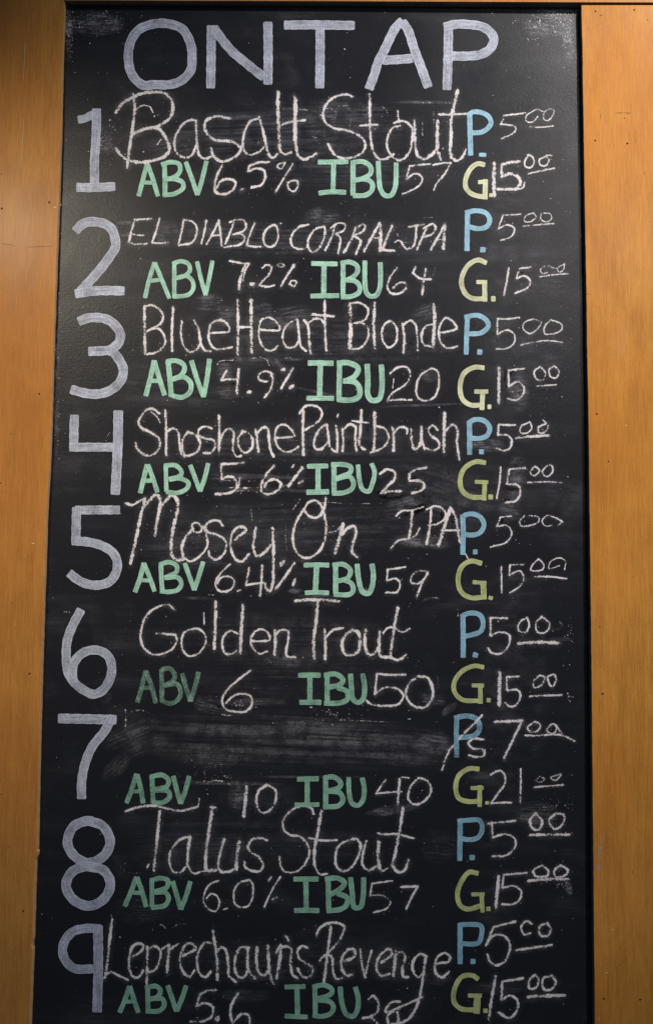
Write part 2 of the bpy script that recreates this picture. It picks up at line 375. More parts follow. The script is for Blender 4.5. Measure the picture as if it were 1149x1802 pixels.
STROKES = r'''
#title|ON TAP title in broad pale grey marker|grey|16
@200,20,3.83
530,325 527,250 505,180 470,125 430,100 360,82 310,80 240,92 170,125 125,185 103,260 102,330 115,400 150,460 205,498 280,493 360,495 430,480 490,440 525,385 530,325
660,97 658,300 655,515
675,110 740,200 800,270 870,330 950,395 1012,445
1040,73 1042,300 1040,490
@480,20,2.736
57,66 200,65 392,68
228,85 228,200 226,368
625,45 590,80 540,180 505,250 490,300 462,374
622,50 650,90 680,180 710,260 748,365
530,235 600,232 672,226
845,60 843,200 838,376
825,75 880,62 940,63 1010,75 1050,105 1063,135 1045,180 1000,207 940,215 862,215
#number|numeral 1 in pale grey marker|grey|16
@110,150,3.83
w14 108,232 150,225 200,200 240,185
232,160 230,300 225,400 218,500 218,660
98,688 200,690 355,682
#beer_name|first beer name in white chalk cursive|chalk|7
w7.5 360,185 410,120 470,85 540,55 620,45 690,55 735,100 745,160 730,215 690,250 640,280 560,295 475,325
478,60 490,150 475,280 465,350 450,450 436,555
w7.5 475,328 540,300 600,288 650,295 690,340 715,390 720,440 690,480 620,505 540,520 470,512 400,475 362,425
w3 500,160 540,137 590,145 612,185
w3 640,400 665,365
w6 905,240 870,233 820,255 780,310 755,380 765,445 800,480 840,488 880,460 905,400
w6 900,240 905,350 915,440 930,480 965,495 1005,480
1130,225 1070,212 1010,215 965,245 960,290 985,335 1030,370 1080,375 1130,378 1180,400 1202,425 1180,470 1130,500 1080,515 1035,495 1010,460 1005,425
@390,150,3.83
w6 245,225 200,240 165,290 145,370 145,420 170,460 205,468 250,450 285,420
w6.5 250,210 275,290 300,400 320,470 345,490 375,465
w8 382,45 380,150 385,300 390,420
w6 390,420 400,450 430,465 470,452
w9 495,75 498,200 495,350 505,440
w6.5 505,440 520,480 555,500 600,485 640,460
w6 408,265 480,245 565,235
w6 885,78 840,62 780,72 725,105 690,160 685,220 710,260 760,290 830,300 900,325 950,360 968,405 950,450 900,480 830,492 770,475 735,430 718,395
w6 998,60 998,180 1000,300 1010,400 1030,460 1065,500 1110,495 1160,465
w5.5 932,272 990,268 1050,266
@670,150,3.283
w6 110,235 70,245 40,300 35,350 55,400 95,432 130,425 165,385 180,320 180,250 150,215 110,205 75,220
w4 98,145 100,180 108,215
w3 0,430 25,425 45,410
w7 195,205 195,290 200,360 215,410 250,425 290,405 320,370
w8 328,205 325,300 330,380 345,430
w7.5 443,28 420,130 405,200 405,300 400,380 410,420
w6 410,420 440,435 470,415 490,370
w5.5 335,168 400,170 490,163
#letters|green marker letters ABV on the first line|green|8
@110,150,3.83
572,530 545,630 515,747
574,530 610,630 645,747
w7 552,655 628,658
w8.5 688,525 692,630 692,747
668,535 730,518 785,530 795,570 770,610 705,635
705,630 770,635 810,655 815,690 780,720 740,735 680,740
832,517 870,620 910,738! 935,660 972,510
#number|white chalk figures 6.5% |chalk|6.5
1078,538 1045,600 1028,670 1035,720 1075,735 1120,725 1160,690 1165,650 1120,632 1070,645 1040,690
@390,150,3.83
w5.5 320,518 250,520 185,545! 180,580! 240,560 285,575 295,620 270,670 200,690
w6 132,704 148,702
w5 480,530 430,610 365,718
w4 420,520 380,535 375,550! 400,565 430,520
w5 445,655 455,700 490,715 512,680 510,645 470,645 445,660
#letters|green marker letters IBU on the first line|green|8.5
650,518 750,517 852,515
755,520 750,710
655,727 740,718 837,722
w9 885,508 885,742
885,520 950,515 1000,545 1005,590 960,625 895,640
895,640 980,635 1015,665 1010,710 970,740 885,744
1055,512 1060,620 1070,700 1100,742 1140,742 1168,690 1175,600 1175,523
#number|white chalk figures 57 on the first line|chalk|4.5
@670,150,3.283
285,455 220,460 165,468! 148,540! 200,510 238,535 225,575 180,605 125,628
300,460 350,450 405,448! 370,510 320,570 305,605
#price_letter|pale blue marker letter P beside the first beer|blue|8.5
w9 512,158 515,280 518,405
500,178 530,155 580,158 620,180 635,215 615,250 575,272 525,275
w7 568,401 585,402 607,403
#price|white chalk price 5.00 beside the first beer|chalk|4
835,160 770,168 708,176
708,195 690,225! 730,228 775,240 775,265 740,290 695,308
w3 880,150 845,170 835,200 855,215 885,205 905,180
w2.5 870,150 905,140 940,155
w3 940,165 940,195 960,205 985,185 998,145 968,138 942,155
w3.5 860,240 930,243 995,235
#price_letter|pale yellow marker letter G beside the first beer|yellow|8.5
600,460 560,453 520,480 490,540 490,590 520,625 560,640 606,645
w9 603,545 601,658
w7 562,560 616,556
w7 626,635 644,635
#price|white chalk price 15.00 beside the first beer|chalk|7
w8.5 655,450 652,550 654,640
800,440 740,448 697,460! 697,530! 740,512 790,530 805,565 780,595 720,600 672,600
w4 830,560 820,590 770,605
w4 855,400 830,440 835,470 865,475 885,445 870,410 845,402
w4 955,410 915,430 920,460 950,465 970,430 950,408 985,405
w4.5 850,512 920,495 1002,480
#number|numeral 2 in pale grey marker|grey|16.5
@110,350,3.83
90,218 130,175 180,155 230,155 290,170 335,205 355,260 360,320 320,390 260,470 190,550 120,628
90,640 200,622 300,618 417,620
#beer_name|second beer name in slanted white chalk capitals|chalk|5
600,135 550,137 490,140
488,140 465,220 450,290
w4 465,235 510,245 550,245
445,290 490,305 570,302
655,130 635,210 605,295! 660,298 712,295
818,138 805,220 783,310
818,140 870,150 905,190 900,250 870,295 785,312
972,145 955,230 938,302
1055,143 1020,220 970,305
1055,143 1065,220 1075,317
w4 1005,250 1060,243
@390,350,3.83
85,150 60,220 26,302
55,158 100,140 150,145 165,180 150,215 75,242
100,235 145,245 155,275 120,310 60,320 18,327
225,162 195,230 168,315! 215,322 265,322
w5.5 345,175 300,210 282,270 300,315 345,320 375,280 380,220 365,180 345,175
w4 388,168 402,165
w5.5 587,175 530,185 485,225 465,275 485,325 530,340 577,325
w5.5 690,185 630,205 590,260 580,310 605,355 645,345 680,290 697,220 690,185
w5.5 765,170 740,260 698,348
735,195 790,162 830,170 825,210 770,235
w5.5 770,235 800,265 785,368
w6 905,190 870,280 823,362
915,195 950,170 968,185 950,220 885,245
w6 890,250 935,280 905,372
w6.5 1065,163 1010,260 958,353
w8 1068,175 1072,260 1065,350
w4.5 1010,265 1065,260
w5.5 1148,180 1110,270 1085,345! 1150,350
@670,350,3.283
65,155 35,220 5,295! 40,298 78,300
w4.5 160,162 200,154 248,148
w5.5 205,155 200,230 185,275 150,290 130,270 120,250
w3 122,250 100,240 80,252
w5.5 265,163 240,220 208,292
245,170 300,145 315,165 300,200 240,222
w6.5 370,150 330,220 288,292
w8 368,155 365,220 360,288
w4.5 315,235 365,232
#letters|green marker letters ABV on the second line|green|7.5
@110,350,3.83
622,428 590,530 557,667
624,430 665,530 722,670
w7 598,552 660,545
755,428 755,667
743,438 800,420 850,440 860,480 830,515 765,535
765,535 840,520 880,560 880,610 850,645 748,660
908,422 935,540 965,648! 985,560 1012,417
#number|white chalk figures 7.2% |chalk|5
@390,350,3.83
w5.5 55,418 120,430 185,437
w7.5 160,450 140,500 125,550 118,608
w3 185,437 155,500 145,555
w6 195,572 215,570 200,582
275,465 300,445 335,455 325,500 290,540 255,580! 300,592 357,582
w3.5 380,445 395,460 425,450 400,435 375,445
w6 490,445 440,520 400,587
w4.5 460,570 485,590 505,560 475,550 455,575
#letters|green marker letters IBU on the second line|green|8.5
605,435 690,437 780,438
w9 690,445 688,645
600,655 690,653 790,652
818,425 818,668
802,435 860,425 910,450 915,490 880,530 835,550
835,545 900,555 930,590 925,630 880,655 805,662
965,417 965,560 975,630 1000,655 1040,650 1065,600 1070,500 1068,428
#number|white chalk figures 64|chalk|5
@670,350,3.283
92,398 55,450 38,510 60,545 110,545 145,515 140,485 105,485 70,515
200,392 185,430! 230,460 290,465
w6 260,405 248,470 238,552
w2 d0.6 315,395 300,440
#price_letter|pale blue marker letter P beside the second beer|blue|8.5
w9 500,68 498,200 497,300
487,80 550,68 610,85 628,125 610,160 560,172 508,160
w9 575,293 602,294
#price|white chalk price 5.00 beside the second beer|chalk|4
805,88 755,92 705,94! 678,172! 730,150 770,170 755,215 692,240
w3 880,80 835,100 830,130 865,130 895,105 880,80
w2.5 925,85 922,115 955,133 985,112 975,85 940,82
w3.5 820,157 900,150 1000,142
#price_letter|pale yellow marker letter G beside the second beer|yellow|8.5
609,370 560,353 510,378 475,430 465,490 490,550 530,575 605,576
w8.5 598,475 600,592
w7 552,480 612,480
w9.5 637,577 660,577
#price|white chalk price 15.00 beside the second beer|chalk|4.5
w5 738,400 725,480 710,557
865,395 800,402! 782,458! 830,445 862,475 850,510 775,545
w3 945,388 920,410 930,430 960,425
w2.5 965,385 1000,400 1020,400
w3 1060,375 1020,400 1030,425 1055,405 1060,375
w3.5 915,450 1000,438 1080,432
#number|numeral 3 in pale grey marker|grey|16.5
@110,520,3.83
112,175 170,153 250,150 310,165 360,205 392,260 380,320 340,355 300,378
180,377 260,374 330,375 375,420 410,490 405,550 370,605 300,650 220,665 140,655 60,632
#beer_name|third beer name in white chalk|chalk|6
w7 555,72 555,200 558,392
w5.5 555,75 600,65 650,90 680,140 660,190 570,240
w5.5 600,225 650,225 690,280 690,330 640,380 570,395
w5.5 748,78 740,200 740,377
w5.5 805,173 800,260 820,340 860,380 910,360 930,320
890,168 920,240 935,330 960,370 1000,375
w5.5 1000,255 1060,250 1125,240 1110,190 1060,165 1005,190 985,260 995,320 1030,360 1090,360 1145,348
@390,520,3.83
w6.5 108,28 112,200 108,397
w7.5 200,28 200,200 203,387
w5 115,213 205,213
w5 255,230 320,235 392,230 370,180 320,148 270,165 252,230 260,310 300,365 340,370 380,340
w5 500,165 450,190 415,250 415,310 445,350 490,345 520,310
w5.5 510,160 520,250 535,340 570,375
w6 555,165 580,200 590,290 600,392
w6 580,190 620,160 670,160 690,185
w6 695,33 695,180 705,372
w6.5 610,128 690,135 755,140
w9 865,55 870,200 862,360
w5 865,53 930,50 985,90 975,150 930,180 885,190
w5 890,185 960,190 990,240 975,310 930,355 880,360
w7 1032,50 1025,200 1030,355
@670,520,3.283
w5 55,145 20,170 5,220 15,270 45,300 80,280 95,220 80,165 55,145
w6 125,162 135,240 130,332
w5.5 130,170 170,145 200,170 210,240 212,317
w8 305,50 310,120 305,220 300,300
w5.5 300,165 255,180 235,230 245,280 290,295
w5.5 345,215 400,205 437,190 410,145 375,130 345,165 335,220 350,280 390,305 442,292
#letters|green marker letters ABV on the third line|green|8.5
@110,520,3.83
620,438 595,550 563,677
620,440 655,560 690,672
w7.5 600,575 655,575
w9 712,438 725,560 735,682
702,445 770,440 820,470 820,510 790,545 740,565
740,565 820,550 865,590 860,650 810,685 740,675
870,438 910,570 952,683! 975,560 992,428
#number|white chalk figures 4.9% |chalk|6
@390,520,3.83
w5.5 35,505 15,540 0,570! 50,566 100,565
w6 118,495 110,560 103,662
w6 178,652 198,650
w5 345,530 300,510 255,530 250,560 290,580 310,578
w5.5 335,520 345,590 320,650 288,687
w8 408,500 425,498
w6.5 482,493 440,560 400,627
w8 460,622 482,608
#letters|green marker letters IBU on the third line|green|9.5
583,455 665,455 752,457
w9.5 665,460 660,685
w8.5 573,692 660,692 756,693
w9 795,448 790,712
778,455 860,455 920,490 900,540 840,575
820,575 900,585 930,630 925,680 880,703 780,702
980,463 985,580 985,670 1010,706 1060,698 1078,640 1080,540 1075,467
#number|white chalk figures 20|chalk|5
@670,520,3.283
52,450 100,415 150,415 170,460 145,510 60,570 38,608! 110,602 178,603
w2.5 75,480 68,535
290,420 230,460 205,530 215,590 260,608 310,585 335,510 325,435 290,420
#price_letter|pale blue marker letter P beside the third beer|blue|8.5
w8.5 500,112 495,220 492,340
483,125 560,115 610,145 620,175 580,215 510,222
w9.5 558,325 584,328
#price|white chalk price 5.00 beside the third beer|chalk|4.5
800,128 730,135 672,135! 672,225! 730,200 770,225 770,270 730,305 665,308
w3.5 880,135 830,155 820,190 860,220 905,190 925,155 880,135
w3.5 980,140 1040,165 1045,195 1000,220 945,220 945,180 980,140
w3.5 806,286 880,270 970,260 1047,272
#price_letter|yellow green marker letter G beside the third beer|yellow|8.5
596,418 540,415 480,450 457,530 472,600 520,633 590,630
w8.5 588,550 583,660
w7.5 540,555 618,555
w8 616,643 636,643
#price|white chalk price 15.00 beside the third beer|chalk|5
w7.5 682,418 680,622
827,423 780,428 735,432! 738,525! 790,500 825,530 815,580 780,605 732,595
w4 920,410 885,440 895,480 930,490 950,450 920,410
w4 1000,405 970,430 980,470 1010,475 1028,440 1000,405
w3 900,523 950,520 1012,515
#number|numeral 4 in pale grey marker|grey|16
@110,700,3.83
83,118 80,200 78,350
w15.5 52,333 200,333 340,333
w17 378,88 375,300 358,650
#beer_name|fourth beer name in white chalk|chalk|6
655,105 610,75 570,80 535,120 515,160 530,200 590,230 640,260 660,310 640,360 590,390 540,375 505,340 492,300
w3.5 660,168 640,130 600,95
695,85 700,220 700,387
w5.5 705,230 750,205 780,230 790,300 800,370 825,400
850,230 815,270 808,330 825,385 860,390 910,360 930,310 905,260 850,230
1007,207 960,195 920,215 915,250 950,270 1020,290 1030,330 1000,370 950,370
1055,120 1058,250 1055,377
w5.5 1062,290 1085,240 1120,208 1150,225 1150,350 1175,398 1205,390
@390,700,3.83
w6 145,225 115,270 118,330 155,370 200,345 210,290 185,240 145,225
w6 230,213 240,290 248,367
w6 240,240 280,200 310,210 320,280 330,350 352,397
w5.5 365,270 430,268 492,255 460,205 415,180 375,200 360,260 380,330 430,365 480,355 518,330
w7 550,88 548,240 552,387
w5.5 525,105 560,60 610,50 665,75 675,120 640,170 565,215
w6 700,180 655,220 625,290 635,345 670,345 715,300
w6 708,180 720,260 730,330 765,365
w6 770,188 780,280 778,367
w4 777,130 785,110
w6 815,208 818,290 815,362
w6 820,215 860,180 900,195 900,270 907,357
w7 942,83 935,220 930,320 965,350
w5 880,155 930,163 987,168
w8 1030,98 1030,240 1025,360
w5.5 1045,190 1100,210 1125,260 1110,310 1060,350 1003,370
@670,700,3.283
w7 67,172 75,240 72,307
w5.5 75,205 110,170 150,180 150,207
w6.5 175,183 180,260 195,298 225,270 235,225
w7 235,168 235,240 252,297
w5.5 327,187 300,160 275,180 285,215 330,250 335,285 300,305 262,290
w8 368,88 365,200 362,312
w6 375,190 415,155 440,180 440,260 452,357
#letters|green marker letters ABV on the fourth line|green|8
@110,700,3.83
w8.5 572,450 550,540 525,642
577,450 610,540 642,637
w7.5 548,562 612,555
w7.5 697,450 702,632
688,458 760,455 800,490 800,520 720,550
720,550 800,545 850,575 840,610 780,640 700,635
862,453 895,540 928,630! 960,540 983,442
#number|white chalk figures 5.6% |chalk|6
@390,700,3.83
147,438 60,445 0,448! 0,545! 60,530 100,560 100,610 60,640 -40,650
w4 125,540 115,590 95,620
w5.5 150,607 170,610
352,458 300,520 268,590 275,635 320,650 380,620 400,580 360,550 310,565 290,600
w6 475,465 487,455
w7 547,468 500,530 450,597
w7 520,575 545,560
#letters|green marker letters IBU on the fourth line|green|8.5
577,462 650,460 717,460
w9 650,465 650,640
w9.5 573,637 650,635 722,633
w9 757,440 758,645
738,450 820,450 868,465 868,500 770,545
770,548 860,530 888,570 880,610 830,638 745,645
w8 918,452 930,560 950,618 990,630 1015,580 1030,500 1010,442
#number|white chalk figures 25|chalk|7
@670,700,3.283
w6.5 -5,440 30,415 75,425 80,465 40,510 0,550! 60,540 117,540
262,405 200,415 165,440! 165,480! 220,480 250,500 240,530 178,550
#price_letter|pale blue marker letter P beside the fourth beer|blue|8.5
w9 510,135 512,230 512,328
505,145 545,125 600,135 628,175 610,220 560,235 515,232
w9 568,312 592,312
#price|white chalk price 5.00 beside the fourth beer|chalk|5
775,158 725,157 680,155! 675,215! 730,215 755,250 745,290 710,305 668,292
w4 860,140 810,165 805,200 840,205 870,175 860,140
w4.5 935,130 965,160 945,200 910,200 910,170 950,150
w6 780,232 870,224 970,218
#price_letter|yellow green marker letter G beside the fourth beer|lime|8.5
605,375 545,370 480,410 457,480 472,540 520,572 600,575
w8 600,480 595,592
w7 543,485 618,488
w9 621,573 645,573
#price|white chalk price 15.00 beside the fourth beer|chalk|5.5
w4.5 692,400 685,490 668,582
832,406 785,410 740,415! 728,500! 790,505 805,550 780,595 718,605
w4 890,395 862,430 885,450 915,420 890,395
w4 960,390 930,430 955,455 990,430 985,390 960,390
w3.5 845,490 940,485 1042,490
#number|numeral 5 in pale grey marker|grey|16
@110,860,3.83
w15.5 88,145 240,143 387,143
97,128 95,250 92,378
92,352 180,360 270,385 340,430 370,490 365,560 320,625 240,650 160,640 100,610 48,568
#beer_name|fifth beer name in white chalk cursive|chalk|7.5
w5.5 428,97 470,110 510,90 560,65
560,65 530,180 490,370 460,507
545,130 590,80 630,40 655,60 660,110 650,170 635,240 625,317
w8 665,130 700,80 740,45 775,80 775,150 750,260 735,370 740,450 770,480 820,475
w7 880,270 830,330 805,400 815,460
w5 815,460 860,490 920,460 975,390 970,310 950,250
w5 880,270 875,240 910,230 940,260 930,290 890,290 875,260
w6 1082,250 1050,215 1000,220 965,250 980,290 1040,310 1090,340 1105,390 1080,450 1030,480 990,450 988,420
@390,860,3.83
w6.5 90,345 130,310 165,280 150,260 110,260 75,300 60,360 70,430 100,480 140,490 187,440
w7 230,263 220,340 215,400 240,455 290,430 330,380
w7 345,265 350,380 350,520 345,640 325,690 300,670 295,640
w6 555,140 500,230 480,330 495,410 540,460 590,465 650,430 690,360 705,260 690,160
w5.5 555,140 590,90 630,80 670,110 675,160 640,195 590,185 560,150
w6 702,60 695,110 670,180
w4 725,292 770,285 815,240
w8 820,235 800,310 763,438
w7 810,310 850,265 895,255 905,300 885,370 880,430 912,462
#beer_name|white chalk letters IPA after the fifth beer name|chalk|7
@670,860,3.283
w4.5 88,157 120,130 180,125 245,105
w7 180,130 175,210 160,290
w5 58,342 100,300 150,290 200,270 224,228
w5.5 290,110 285,200 263,322
w5 262,120 320,100 365,125 370,170 320,205 275,210
w8 398,120 370,210 333,327
w6 400,108 430,160 445,250 457,312
w5 350,240 400,241 452,240
w3 487,375 502,402
#letters|green marker letters ABV on the fifth line|green|8
@110,860,3.83
w8.5 550,500 525,600 490,697
550,502 590,600 622,692
w7 528,615 597,620
665,498 668,600 675,692
656,512 720,495 770,520 770,560 690,600
690,600 780,600 802,640 780,680 720,695 660,690
825,502 860,600 890,682! 920,590 950,492
#number|white chalk figures 6.4% |chalk|5.5
@390,860,3.83
w5 58,508 -10,575 -40,640 -20,685 40,690 80,660 80,610 40,590 -10,605 -30,640
w5 105,690 127,685
w5 187,533 175,595 165,650! 225,640 282,635
w6 275,518 268,620 260,722
w9 400,515 420,490
w6.5 490,500 430,590 365,677
w7.5 480,650 497,610
#letters|green marker letters IBU on the fifth line|green|8.5
555,515 640,513 724,515
w9.5 640,520 632,690
w8 563,702 640,698 722,703
w9 768,500 768,710
748,515 820,510 868,550 850,600 775,625
820,612 875,640 885,690 860,712 755,712
w9 912,508 925,620 950,695 990,706 1013,660 1022,580 1012,507
#number|white chalk figures 59|chalk|4.5
@670,860,3.283
142,453 90,460 40,465! 35,530! 90,520 110,550 95,595 28,600
270,480 220,475 180,500 175,540 210,550 250,520 270,480
w5 272,485 240,540 208,622
w2.5 d0.5 250,640 290,628 335,632
#price_letter|blue marker letter P beside the fifth beer|deepblue|8.5
w9 472,150 475,260 472,380
478,155 520,145 575,165 595,210 570,255 520,268 480,262
w9 533,365 556,365
#price|white chalk price 5.00 beside the fifth beer|chalk|4
752,158 690,165! 668,217! 730,215 755,255 730,305 632,337
w3.5 850,155 910,165 910,190 870,210 810,215 800,190 830,155
w3.5 1050,190 1000,165 960,155 930,185 950,215 985,212
w3 1050,190 1020,212
#price_letter|yellow green marker letter G beside the fifth beer|lime|8.5
582,432 520,418 467,450 445,530 467,600 520,630 600,625
w10 590,538 595,638
w7 530,540 608,545
w7 622,628 645,634
#price|white chalk price 15.00 beside the fifth beer|chalk|4
695,450 697,602
827,438 745,440! 740,500! 800,475 825,510 805,560 743,602
w3.5 910,405 875,440 865,470 930,468 940,440 910,405
w3 1060,467 1065,420 1030,400 980,420 970,460 1030,445
w4 888,508 980,508 1072,520
#number|numeral 6 in pale grey marker|grey|16
@90,1050,3.83
205,88 150,190 110,300 105,420 120,520 170,590 240,640 290,658 350,630 400,550 410,470 385,400 320,362 240,368 180,410 150,470 150,580
#beer_name|sixth beer name in white chalk|chalk|6.5
w5.5 832,87 790,55 720,70 650,120 615,200 605,280 630,350 690,390 760,385
w5 760,385 820,350 850,290 835,255
w6 712,248 780,252 840,258
w5 965,215 900,240 880,300 890,360 930,400 990,385 1040,320 1040,260 1000,220 965,215
w7.5 1110,33 1108,200 1100,352
w3 1030,108 1033,190
@390,1050,3.83
w5.5 110,250 65,230 20,260 5,320 25,380 70,385 110,360
w8 145,57 135,200 130,300 125,382
w5.5 205,298 270,300 325,290 310,240 260,220 215,250 197,300 215,350 255,385 307,370
w7.5 358,225 362,300 358,392
w6 370,250 400,225 445,230 450,280 438,350 440,400 497,408
w8 498,28 640,20 792,32
w8 648,25 635,180 620,300 625,417
w7.5 695,222 700,320 697,424
w6 705,270 750,225 817,212
w7.5 880,225 825,270 812,330 828,385 870,395 918,370 932,290 915,235 880,225
w7 972,222 965,320 985,385 1020,390 1055,340
w7 1065,232 1060,320 1070,400 1145,407
@670,1050,3.283
w7 98,63 75,190 60,300 55,350
w5.5 55,350 90,365 120,358 145,335
w5 15,212 40,180 80,180 120,205 167,185
#letters|faded green marker letters ABV on the sixth line|green|8|0.58
@90,1050,3.83
640,498 615,600 583,712
640,500 680,610 707,717
w7 610,615 680,615
745,490 748,600 748,707
745,492 800,485 835,530 820,570 760,600
770,600 850,590 875,650 850,700 800,720 745,700
885,517 910,610 940,705! 970,610 995,508
#number|white chalk figure 6|chalk|5.5
@390,1050,3.83
197,496 100,570 30,640 5,700 25,755 90,775 170,770 205,720 195,670 140,655 80,670 30,717
#letters|green marker letters IBU on the sixth line|deepgreen|9|0.8
518,530 595,528 666,530
595,535 595,712
526,712 600,712 670,712
710,516 712,722
690,530 770,522 818,560 800,590 720,612
780,612 845,640 848,690 800,715 692,718
868,520 875,620 885,690 920,713 952,690 963,610 950,520
#number|white chalk figures 50|chalk|6
@670,1050,3.283
w5.5 142,450 60,452 -22,445! -35,565
w5.5 -35,560 30,525 100,535 130,575 100,620 20,630 -60,620 -82,600
215,460 165,500 145,570 180,625 250,640 290,600 300,540 270,470 215,460
w2 d0.5 325,460 330,510 310,560
#price_letter|blue marker letter P beside the sixth beer|deepblue|8.5
w9 473,108 475,230 475,352
463,115 510,95 570,105 590,150 575,200 485,230
w9 532,333 558,341
#price|white chalk price 5.00 beside the sixth beer|chalk|5
728,124 632,122! 632,225! 690,205 740,220 740,270 700,325 640,325 618,297
w4.5 845,120 800,150 795,195 835,205 855,170 845,120
w4.5 930,115 895,150 905,205 950,205 975,160 930,115
w2.5 d0.5 985,190 1030,180 1045,160 1030,145
w8 793,270 900,263 1027,268
#price_letter|yellow green marker letter G beside the sixth beer|lime|8
594,408 540,400 470,430 425,490 425,550 470,595 572,602
w8 573,508 575,617
w7 525,513 593,513
w8 611,597 632,599
#price|white chalk price 15.00 beside the sixth beer|chalk|5
w8.5 685,438 682,628
797,460 725,465! 728,540! 790,540 805,570 780,625 745,635 718,612
w4.5 915,455 880,490 885,525 925,510 945,465 915,455
w4.5 960,465 970,500 990,520 1010,480 1000,450 965,460
w5 860,576 940,572 1042,568
#number|numeral 7 in pale grey marker|grey|17
@90,1230,3.83
52,131 200,134 440,140
w16 418,120 360,220 280,320 230,440 208,560 208,672
#letters|green marker letters ABV on the seventh line|deepgreen|8.5|0.75
578,505 545,610 510,702
582,508 605,600 622,702
w7 545,625 612,620
680,512 690,702
670,525 750,513 793,550 780,590 700,610
700,615 790,622 800,660 760,695 685,702
825,520 850,620 874,705! 905,620 932,520
#number|white chalk figures 10|chalk|8
@390,1230,3.83
170,588 160,690 150,792
w6 305,580 250,620 235,690 265,765 320,755 365,680 360,610 305,580
#letters|green marker letters IBU on the seventh line|deepgreen|9|0.85
510,541 580,539 652,538
577,545 577,715
w8 493,713 575,713 657,712
700,520 702,738
688,532 760,527 803,570 790,598 720,620
720,622 795,632 817,680 790,718 685,728
w8.5 855,528 860,640 880,705 920,717 952,680 960,600 947,532
#number|white chalk figures 40|chalk|6
@670,1230,3.283
w4.5 28,468 0,505 -28,547! 40,540 120,535
w6.5 108,463 97,622
w5.5 215,455 170,510 160,580 195,610 250,590 290,530 265,470 215,455
w4 122,452 162,456
#price_letter|faded blue marker letter P struck through in chalk|deepblue|9|0.75
w8.5 438,98 435,200 438,337
424,110 490,98 550,115 570,170 540,210 428,225
#price|white chalk price 7.00 with a slash and small letter s before it|chalk|6
w5 586,93 470,210 390,300
w4.5 400,290 375,340 353,412
w5.5 592,235 540,230 505,255 530,285 590,295 595,325 550,335 508,325
w6 656,132 730,130 815,125! 770,220 710,342
w4.5 890,130 845,165 860,188 900,185 920,150 890,130
w4 985,148 955,180 990,200 1015,170 1000,145 975,150
w4.5 1012,150 1025,175 1042,197
w4.5 833,210 900,212 1000,205 1060,215 1117,244
#price_letter|yellow green marker letter G beside the price 21|lime|8.5
567,405 510,403 452,440 432,500 447,570 500,592 570,590
w8 570,500 570,622
w7 518,515 592,513
w6 603,600 622,600
#price|white chalk price 21.00|chalk|5
633,437 680,415 710,430 715,490 680,540 635,602! 752,598
w4.5 808,403 805,597
w3.5 915,450 895,470 925,480 945,460 915,450
w3.5 1037,433 980,455 1005,470 1042,440
w4 883,510 960,503 1052,496
#number|numeral 8 in pale grey marker|grey|17
@90,1410,3.83
255,132 350,168 400,270 360,365 255,415 160,370 113,280 150,175 230,135 285,132
255,437 360,470 402,560 355,660 255,705 150,660 103,570 140,480 220,442 290,445
#beer_name|eighth beer name in white chalk|chalk|7
w6 503,68 590,40 690,30 790,50 870,65 990,38
w2.5 1000,-20 997,10 990,38
w7 735,65 715,260 693,467
w5 650,445 660,425
w6.5 930,240 870,260 810,330 795,400
w5 795,400 820,470 870,480 910,440
w7 938,238 925,330 920,430
w5 920,430 960,485 1030,470
w4.5 1075,40 1110,42
w8 1090,38 1065,200 1045,350 1043,467! 1115,465
@390,1410,3.83
w6 20,253 5,300 -15,380 -20,440 0,475 45,475 95,455
w8 120,268 105,370 100,462
w6 307,264 260,248 205,260 178,310 200,345 250,375 280,430 260,470 210,470 160,445 155,408
w6 620,85 605,45 530,35 460,70 415,130 420,190 460,225 530,240 575,285 590,350 560,430
w4.5 560,430 500,475 430,475 400,440 390,372
w7 672,63 650,200 625,340 625,430
w5 625,430 660,490 712,490
w6 588,248 680,265 777,262
w6 880,255 800,290 770,350 775,440 820,470 870,450 920,370 935,290 910,255 880,255
w6 977,268 955,340 950,430 990,465 1040,440
w8 1058,272 1055,380 1065,455
w5 1065,455 1080,470 1117,452
@670,1410,3.283
w7 128,38 105,190 80,310 65,370
w6.5 65,370 100,410 135,400 160,337
w5 -20,182 0,190 90,190 192,215
#letters|green marker letters ABV on the eighth line|deepgreen|8.5|0.85
@90,1410,3.83
577,510 540,610 498,708
580,512 615,610 642,712
w7 550,615 620,620
w8 680,520 682,712
672,535 740,518 788,535 780,580 700,610
700,615 770,615 793,650 770,700 676,717
820,540 850,640 875,728! 910,640 940,540
#number|white chalk figures 6.0% |chalk|4.5
1132,535 1070,560 1035,620 1030,680 1060,725 1110,740 1135,690 1120,640 1080,625 1048,655
@390,1410,3.83
w4 12,728 40,722
w5 190,530 120,550 85,610 90,690 130,715 180,705 210,640 210,560 190,530
w5 397,508 345,590 288,710
w6 318,535 335,512
w7 345,660 370,650
#letters|green marker letters IBU on the eighth line|deepgreen|9|0.9
486,525 570,524 652,525
568,530 570,722
490,737 570,735 657,737
w9 717,510 722,740
698,525 780,518 828,550 800,590 730,630
780,622 845,650 840,700 800,728 708,738
868,514 880,620 895,715 935,712 953,640 957,514
#number|white chalk figures 57 on the eighth line|chalk|4.5
@670,1410,3.283
67,460 0,468 -50,475! -62,545! 10,545 55,580 40,615 -10,635 -42,642
w5.5 116,495 212,492! 180,550 146,622
#price_letter|blue marker letter P beside the eighth beer|deepblue|8.5|0.9
w9 458,110 455,343
443,115 500,110 570,112 585,160 560,210 500,222 450,210
w9.5 513,325 540,325
#price|white chalk price 5.00 beside the eighth beer|chalk|5.5
777,113 700,120 615,128
640,122 645,210! 720,190 770,215 775,260 730,310 643,318
w6 895,70 860,110 875,155 910,165 930,120 895,70
w6 1010,70 970,110 1000,160 1050,130 1055,80 1010,70
